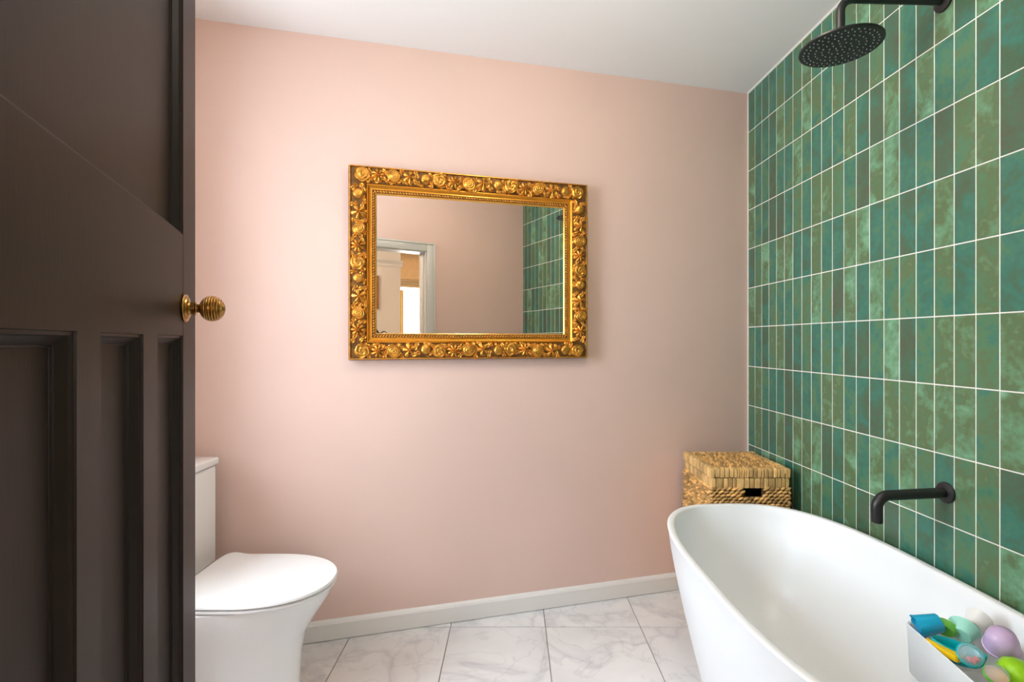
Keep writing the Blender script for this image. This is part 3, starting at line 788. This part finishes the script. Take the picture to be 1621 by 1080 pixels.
for z, fr, hf in ((0.003, X(-0.708), 0.118), (0.03, X(-0.708), 0.119), (0.12, X(-0.706), 0.123), (0.20, X(-0.700), 0.132), (0.26, X(-0.685), 0.146), (0.31, X(-0.655), 0.162), (0.35, X(-0.628), 0.174), (0.385, X(-0.606), 0.182), (0.402, X(-0.600), 0.184), (0.4045, X(-0.604), 0.181)):
    rr.append(pan_ring(0.0, fr, hf, z))
loft(bm, rr)
link('pan', smooth_angle(mesh('pan', bm), 50), ceramic, toi)
sb = X(-1.035)
def slab(name, rings, material):
    bm = bmesh.new(); loft(bm, rings); return link(name, smooth_angle(mesh(name, bm), 40), material, toi)
def D(inset, z, lift=0):
    r = pan_ring(sb + inset, tip - inset, 0.186 - inset, z)
    return r
slab('seat', [D(0.010, 0.407), D(0.004, 0.4085), D(0.001, 0.412), D(0.001, 0.416), D(0.005, 0.419)], seat_plastic)
def LD(inset, z):
    r = pan_ring(sb - 0.0 + inset, tip + 0.002 - inset, 0.188 - inset, z)
    for p in r:                             # the lid curls up towards the hinge
        q = max(0.0, 1 - (p.x - sb) / 0.075); p.z += 0.020 * q * q * (3 - 2 * q) * 0.9
    return r
slab('lid', [LD(0.010, 0.4225), LD(0.004, 0.4235), LD(0.0, 0.4260), LD(0.0005, 0.431), LD(0.003, 0.4345), LD(0.009, 0.4355), LD(0.05, 0.4362), LD(0.10, 0.4365), LD(0.15, 0.4366)], seat_plastic)

# ------------------------------------------------------------------ toy bin and bath toys inside the tub
bq = [(0.979, 1.247), (0.940, 0.985), (0.945, 0.955), (1.128, 0.955), (1.150, 1.05), (1.160, 1.15), (1.160, 1.235), (1.150, 1.250), (0.990, 1.258)]
cxb = sum(p[0] for p in bq) / len(bq); cyb = sum(p[1] for p in bq) / len(bq)
tb = tag(empty('toy_bin', (cxb, cyb, 0.395)), 'white plastic toy bin hung inside the bathtub wall', 'bin')
def binring(s, z): return [Vector(((x - cxb) * s, (y - cyb) * s, z)) for x, y in bq]
bm = bmesh.new(); loft(bm, [binring(0.93, 0.0), binring(0.96, 0.006), binring(0.995, 0.118), binring(1.0, 0.1205), binring(0.985, 0.122), binring(0.955, 0.1205), binring(0.94, 0.116), binring(0.90, 0.008)])
link('bin_shell', smooth_angle(mesh('bin_shell', bm), 40), tub_white, tb)
def at(px, py, z):
    y = F * (CAMZ - z) / (py - 541); return Vector(((px - 810.5) / F * y, y, z))
def toy(name, label, px, py, z, axis, cat='bath toy'):
    q = Vector(axis).normalized().to_track_quat('Z', 'Y')
    o = empty(name, at(px, py, z)); o.rotation_mode = 'QUATERNION'; o.rotation_quaternion = q
    return tag(o, label, cat, 'bath toys in the white bin')
def cup_prof(r0, r1, h, th=0.002):
    return [(0, 0), (r0 - 0.003, 0), (r0, 0.003), (r1, h - 0.002), (r1 + 0.0012, h), (r1 - th * 0.6, h), (r1 - th, h - 0.003), (r0 - th, 0.004), (0, 0.004)]
def part(name, parent, prof, material, seg=36, mtx=None, wav=None):
    bm = bmesh.new(); lathe(bm, prof, seg, mtx)
    if wav:
        for v in bm.verts:
            if v.co.z > wav[0]: v.co.z += wav[1] * math.cos(wav[2] * math.atan2(v.co.y, v.co.x))
    return link(name, smooth_angle(mesh(name, bm), 45), material, parent)
def shift(d): return Matrix.Translation((0, 0, d))
t1 = toy('bath_cup', 'bright blue stacking cup lying with its scalloped rim outward', 1470, 989, 0.530, (-0.85, 0.25, -0.32))
part('cup', t1, [(r, h - 0.026) for r, h in cup_prof(0.0205, 0.0250, 0.052)], t_blue, 36, None, (0.020, 0.0016, 8))
t2 = toy('bath_cup', 'grass green cup squeezed between the blue and mint cups', 1500, 988, 0.530, (0.66, 0.42, 0.36))
part('cup', t2, [(r, h - 0.024) for r, h in cup_prof(0.020, 0.0225, 0.016)], t_green)
t3 = toy('bath_cup', 'pale mint cup tipped on its side beside the clear cup', 1524, 999, 0.524, (0.66, 0.42, 0.36))
part('cup', t3, [(r, h - 0.016) for r, h in cup_prof(0.022, 0.0295, 0.028)], t_mint)
t4 = toy('bath_cup', 'milky white cup leaning on the tub wall', 1547, 984, 0.536, (0.72, 0.36, 0.30))
part('cup', t4, [(r, h - 0.02) for r, h in cup_prof(0.0185, 0.0265, 0.032)], t_white)
part('foot_ring', t4, [(0.012, -0.0235), (0.0145, -0.0235), (0.0145, -0.0195), (0.012, -0.0195), (0.012, -0.0235)], t_white)
t5 = toy('toy_shell', 'lilac rounded cup lying upside down by the tub wall', 1586, 1014, 0.546, (-0.30, -0.35, 0.85))
part('shell', t5, [(0.030, -0.022), (0.0315, -0.021), (0.031, -0.012), (0.0285, 0.004), (0.024, 0.018), (0.012, 0.0255), (0, 0.027)], t_lilac)
part('rim', t5, [(0.0305, -0.025), (0.033, -0.025), (0.0335, -0.022), (0.0315, -0.0205), (0.0305, -0.025)], t_lilac)
t6 = toy('toy_scoop', 'turquoise scoop holding the clear rattle ball', 1517, 1028, 0.512, (0.06, -0.10, 1.0))
bm = bmesh.new()
def scoop(s, z, l0=0.046, b0=0.022):
    return [Vector((0.35 * l0 * s * math.cos(a) + b0 * s * math.sin(a) * 0.75 + 0.3 * b0 * s * math.sin(a), -l0 * s * math.cos(a) + 0.3 * b0 * s * math.sin(a), z)) for a in (2 * PI * k / 40 for k in range(40))]
loft(bm, [scoop(0.45, -0.032), scoop(0.75, -0.026), scoop(0.95, -0.008), scoop(1.0, 0.006), scoop(0.985, 0.0075), scoop(0.94, 0.006), scoop(0.88, -0.008), scoop(0.68, -0.022), scoop(0.40, -0.027)])
link('hull', smooth_angle(mesh('hull', bm), 45), t_teal, t6)
t7 = toy('rattle_ball', 'clear rattle ball with coral beads and turquoise ring', 1537, 1037, 0.528, (-0.42, -0.72, 0.62))
part('ball', t7, [(0, -0.0205)] + [(0.0225 * math.cos(a), 0.0205 * math.sin(a)) for a in (math.radians(-80 + 160 * k / 14) for k in range(15))] + [(0, 0.0205)], toy_clear, 32)
part('ring', t7, [(0.0215 + 0.0032 * math.cos(a), 0.0032 * math.sin(a)) for a in (2 * PI * k / 10 for k in range(11))], t_teal, 36, shift(-0.006))
inv = t7.rotation_quaternion.inverted()
for k in range(9):
    a = k * 2.4; rr_ = 0.0035 * math.sqrt(k + 0.5)
    c = inv @ Vector((rr_ * math.cos(a), rr_ * math.sin(a) - 0.004, -0.010 + 0.002 * (k % 3)))
    part('bead', t7, [(0, -0.0036), (0.0026, -0.0026), (0.0036, 0), (0.0026, 0.0026), (0, 0.0036)], t_red, 10, Matrix.Translation(c))
t8 = toy('toy_spade', 'yellow spade wedged along the inner edge of the bin', 1500, 1032, 0.512, (0.0, 0.0, 1))
bm = bmesh.new()
pts = [(-0.012, 0.028), (0.006, 0.030), (0.014, 0.008), (0.017, -0.040), (0.010, -0.044), (0.004, -0.010), (-0.010, 0.012)]
loft(bm, [[Vector((x, y, z)) for x, y in pts] for z in (-0.007, 0.007)])
bmesh.ops.bevel(bm, geom=bm.edges[:], offset=0.002, segments=2, affect='EDGES')
link('blade', smooth_angle(mesh('blade', bm), 40), t_yellow, t8)
t9 = toy('bath_toy', 'large lime green rounded toy at the near end of the bin', 1612, 1066, 0.508, (0.1, -0.2, 1))
part('shell', t9, [(0, -0.03), (0.024, -0.028), (0.034, -0.012), (0.035, 0.0), (0.031, 0.013), (0.020, 0.022), (0, 0.026)], t_lime, 36)
t10 = toy('toy_capsule', 'clear dome toy with a green stripe and peach base', 1577, 1069, 0.510, (-0.25, -0.5, 0.8))
part('dome', t10, [(0.0205, -0.004), (0.021, 0.0), (0.0195, 0.010), (0.014, 0.017), (0.006, 0.0205), (0, 0.021)], toy_clear, 32)
part('stripe', t10, [(0.0212, -0.003), (0.0222, 0.0), (0.0210, 0.006), (0.0205, 0.006), (0.0212, -0.003)], t_green, 36)
part('base', t10, [(0, -0.020), (0.012, -0.019), (0.0195, -0.010), (0.0208, -0.0045), (0, -0.0045)], t_orange, 32)

# ------------------------------------------------------------------ landing behind the camera, seen in the mirror
HB = -2.15                                   # window wall
HT = 2.62
bm = bmesh.new(); box(bm, LEFTX - 0.1, LEFTX, HB - 0.1, WB - 0.0005, 0, HT); struct('wall_landing_left', bm, cream, 'cream wall of the landing')
bm = bmesh.new(); box(bm, 1.50, 1.60, HB - 0.1, WB, 0, HT); struct('wall_landing_right', bm, cream, 'cream wall of the landing right of its window')
bm = bmesh.new(); box(bm, LEFTX - 0.1, 1.60, HB - 0.1, WB - 0.0005, 2.56, 2.70); struct('ceiling_landing', bm, ceil_paint, 'white ceiling of the landing', 'ceiling')
bm = bmesh.new(); box(bm, tile_x(0.0) + 0.1005, 1.60, WB - 0.0, 0.236, 0, HT); struct('wall_landing_front', bm, cream, 'short return of the landing wall')
LWX0, LWX1, LWZ0, LWZ1 = 0.80, 1.36, 0.85, 2.36
bm = bmesh.new()
box(bm, LEFTX, LWX0, HB - 0.1, HB, 0, HT); box(bm, LWX1, 1.5, HB - 0.1, HB, 0, HT); box(bm, LWX0, LWX1, HB - 0.1, HB, 0, LWZ0); box(bm, LWX0, LWX1, HB - 0.1, HB, LWZ1, HT)
struct('wall_landing_back', bm, cream, 'cream wall around the bright landing window in the mirror')
w2 = tag(empty('window_2', ((LWX0 + LWX1) / 2, HB - 0.05, LWZ0)), 'bright sash window of the landing seen in the mirror', 'window', kind='structure')
hw2 = (LWX1 - LWX0) / 2; h2 = LWZ1 - LWZ0
bm = bmesh.new()
for a in ((-hw2, -hw2 + 0.035, 0, h2), (hw2 - 0.035, hw2, 0, h2)): box(bm, a[0], a[1], -0.02, 0.02, a[2], a[3])
box(bm, -hw2 + 0.035, hw2 - 0.035, -0.02, 0.02, 0, 0.05); box(bm, -hw2 + 0.035, hw2 - 0.035, -0.02, 0.02, h2 - 0.05, h2)
link('window_frame', mesh('window_frame', bm), white_paint, w2)
link('pane', boxmesh('pane', -hw2 + 0.035, hw2 - 0.035, -0.003, 0.003, 0.05, h2 - 0.05), pane_glass, w2)
pb = seen_in_mirror(650, 456, HB + 0.03)
bl_ = tag(empty('roman_blind', ((LWX0 + LWX1) / 2, HB + 0.025, pb.z)), 'tan roman blind half lowered over the landing window, in the mirror', 'blind')
bw_ = hw2 + 0.06
link('cloth', boxmesh('cloth', -bw_, bw_, -0.006, 0.0, 0.0, LWZ1 + 0.12 - pb.z, 0.002), blind_cloth, bl_)
for k in range(3):
    link('fold', boxmesh('fold', -bw_, bw_, 0.0, 0.014 - 0.003 * k, 0.004 + 0.035 * k, 0.036 + 0.035 * k, 0.005), blind_cloth, bl_)
link('headrail', boxmesh('headrail', -bw_, bw_, -0.014, 0.018, LWZ1 + 0.12 - pb.z, LWZ1 + 0.16 - pb.z, 0.003), white_paint, bl_)
# curtain strip left of the glass
pc0 = seen_in_mirror(633, 480, HB + 0.02); pc1 = seen_in_mirror(639, 480, HB + 0.02)
bm = bmesh.new(); pts = []
cw = pc1.x - pc0.x + 0.03
for k in range(13): pts.append((-0.03 + cw * k / 12, 0.008 * math.sin(k * 1.6)))
pts = pts + [(x, y - 0.004) for x, y in pts[::-1]]
prism(bm, pts, 0.0, pb.z - 0.63)
tag(link('curtain', smooth_angle(mesh('curtain', bm), 60), curtain_yellow, None, (pc0.x, HB + 0.016, 0.6)), 'narrow yellow curtain beside the landing window, in the mirror', 'curtain')
# chimney breast with picture rail, mantel, picture and ornament
CBY = -1.72; cr = seen_in_mirror(634, 480, CBY).x
bm = bmesh.new(); box(bm, -0.75, cr, HB + 0.0005, CBY, 0, 2.559); struct('wall_landing_chimney', bm, cream, 'white chimney breast seen through the doorway in the mirror')
r1 = seen_in_mirror(610, 412, CBY).z; r2 = seen_in_mirror(610, 421.5, CBY).z
bm = bmesh.new()
pr = [(0, r2), (0.012, r2), (0.016, r2 + (r1 - r2) * 0.4), (0.045, r1 - 0.012), (0.05, r1), (0, r1)]
loft(bm, [[Vector((x, CBY + a, z)) for a, z in pr] for x in (-0.75, cr + 0.02)])
struct('trim_4', bm, white_paint, 'white moulded picture rail on the chimney breast', 'trim')
mz = seen_in_mirror(600, 530.5, CBY + 0.1).z
mt = tag(empty('mantelpiece', (-0.05, CBY + 0.001, 0)), 'white mantelpiece on the landing chimney breast', 'mantelpiece')
link('shelf', boxmesh('shelf', -0.62, 0.62, 0, 0.17, mz - 0.035, mz, 0.006), white_paint, mt)
link('frieze', boxmesh('frieze', -0.56, 0.56, 0, 0.08, mz - 0.20, mz - 0.035, 0.004), white_paint, mt)
for sx_ in (-0.56, 0.40): link('leg', boxmesh('leg', sx_, sx_ + 0.16, 0, 0.08, 0, mz - 0.20, 0.004), white_paint, mt)
link('hearth_back', boxmesh('hearth_back', -0.40, 0.40, 0, 0.01, 0, mz - 0.20), dark_bronze, mt)
p_ = seen_in_mirror(599, 463, CBY); pt = seen_in_mirror(596, 437, CBY).z; pbm = seen_in_mirror(596, 489.5, CBY).z
pic = tag(empty('picture', (p_.x - 0.25, CBY + 0.002, pbm)), 'wood framed picture on the chimney breast, edge visible in the mirror', 'picture')
ph = pt - pbm
for a in ((-0.25, -0.215, 0, ph), (0.215, 0.25, 0, ph), (-0.215, 0.215, 0, 0.035), (-0.215, 0.215, ph - 0.035, ph)):
    link('frame_bar', boxmesh('frame_bar', a[0], a[1], 0, 0.022, a[2], a[3], 0.003), oak, pic)
link('print', boxmesh('print', -0.215, 0.215, 0.002, 0.008, 0.035, ph - 0.035), art, pic)
po = seen_in_mirror(599, 526, CBY + 0.1)
orn = tag(empty('ornament', (po.x, CBY + 0.1, mz)), 'small dark scrolled ornament on the mantel, seen in the mirror', 'ornament')
bm = bmesh.new(); lathe(bm, [(0, 0), (0.035, 0), (0.033, 0.008), (0.012, 0.012), (0.010, 0.03), (0, 0.031)], 20)
link('foot', smooth_angle(mesh('foot', bm)), dark_bronze, orn)
bm = bmesh.new(); tube(bm, [(-0.055 + 0.17 * k / 20, 0, 0.030 + 0.012 * math.sin(k * 0.55) + (0.05 * (1 - k / 6) if k < 6 else 0)) for k in range(21)], [0.011 - 0.0004 * k for k in range(21)], 10)
link('scroll', smooth_angle(mesh('scroll', bm)), dark_bronze, orn)
bm = bmesh.new(); ellipsoid(bm, (-0.058, 0, 0.088), Matrix.Identity(3), 0.016, 0.011, 0.011, 12, 8)
link('finial', mesh('finial', bm, True), dark_bronze, orn)
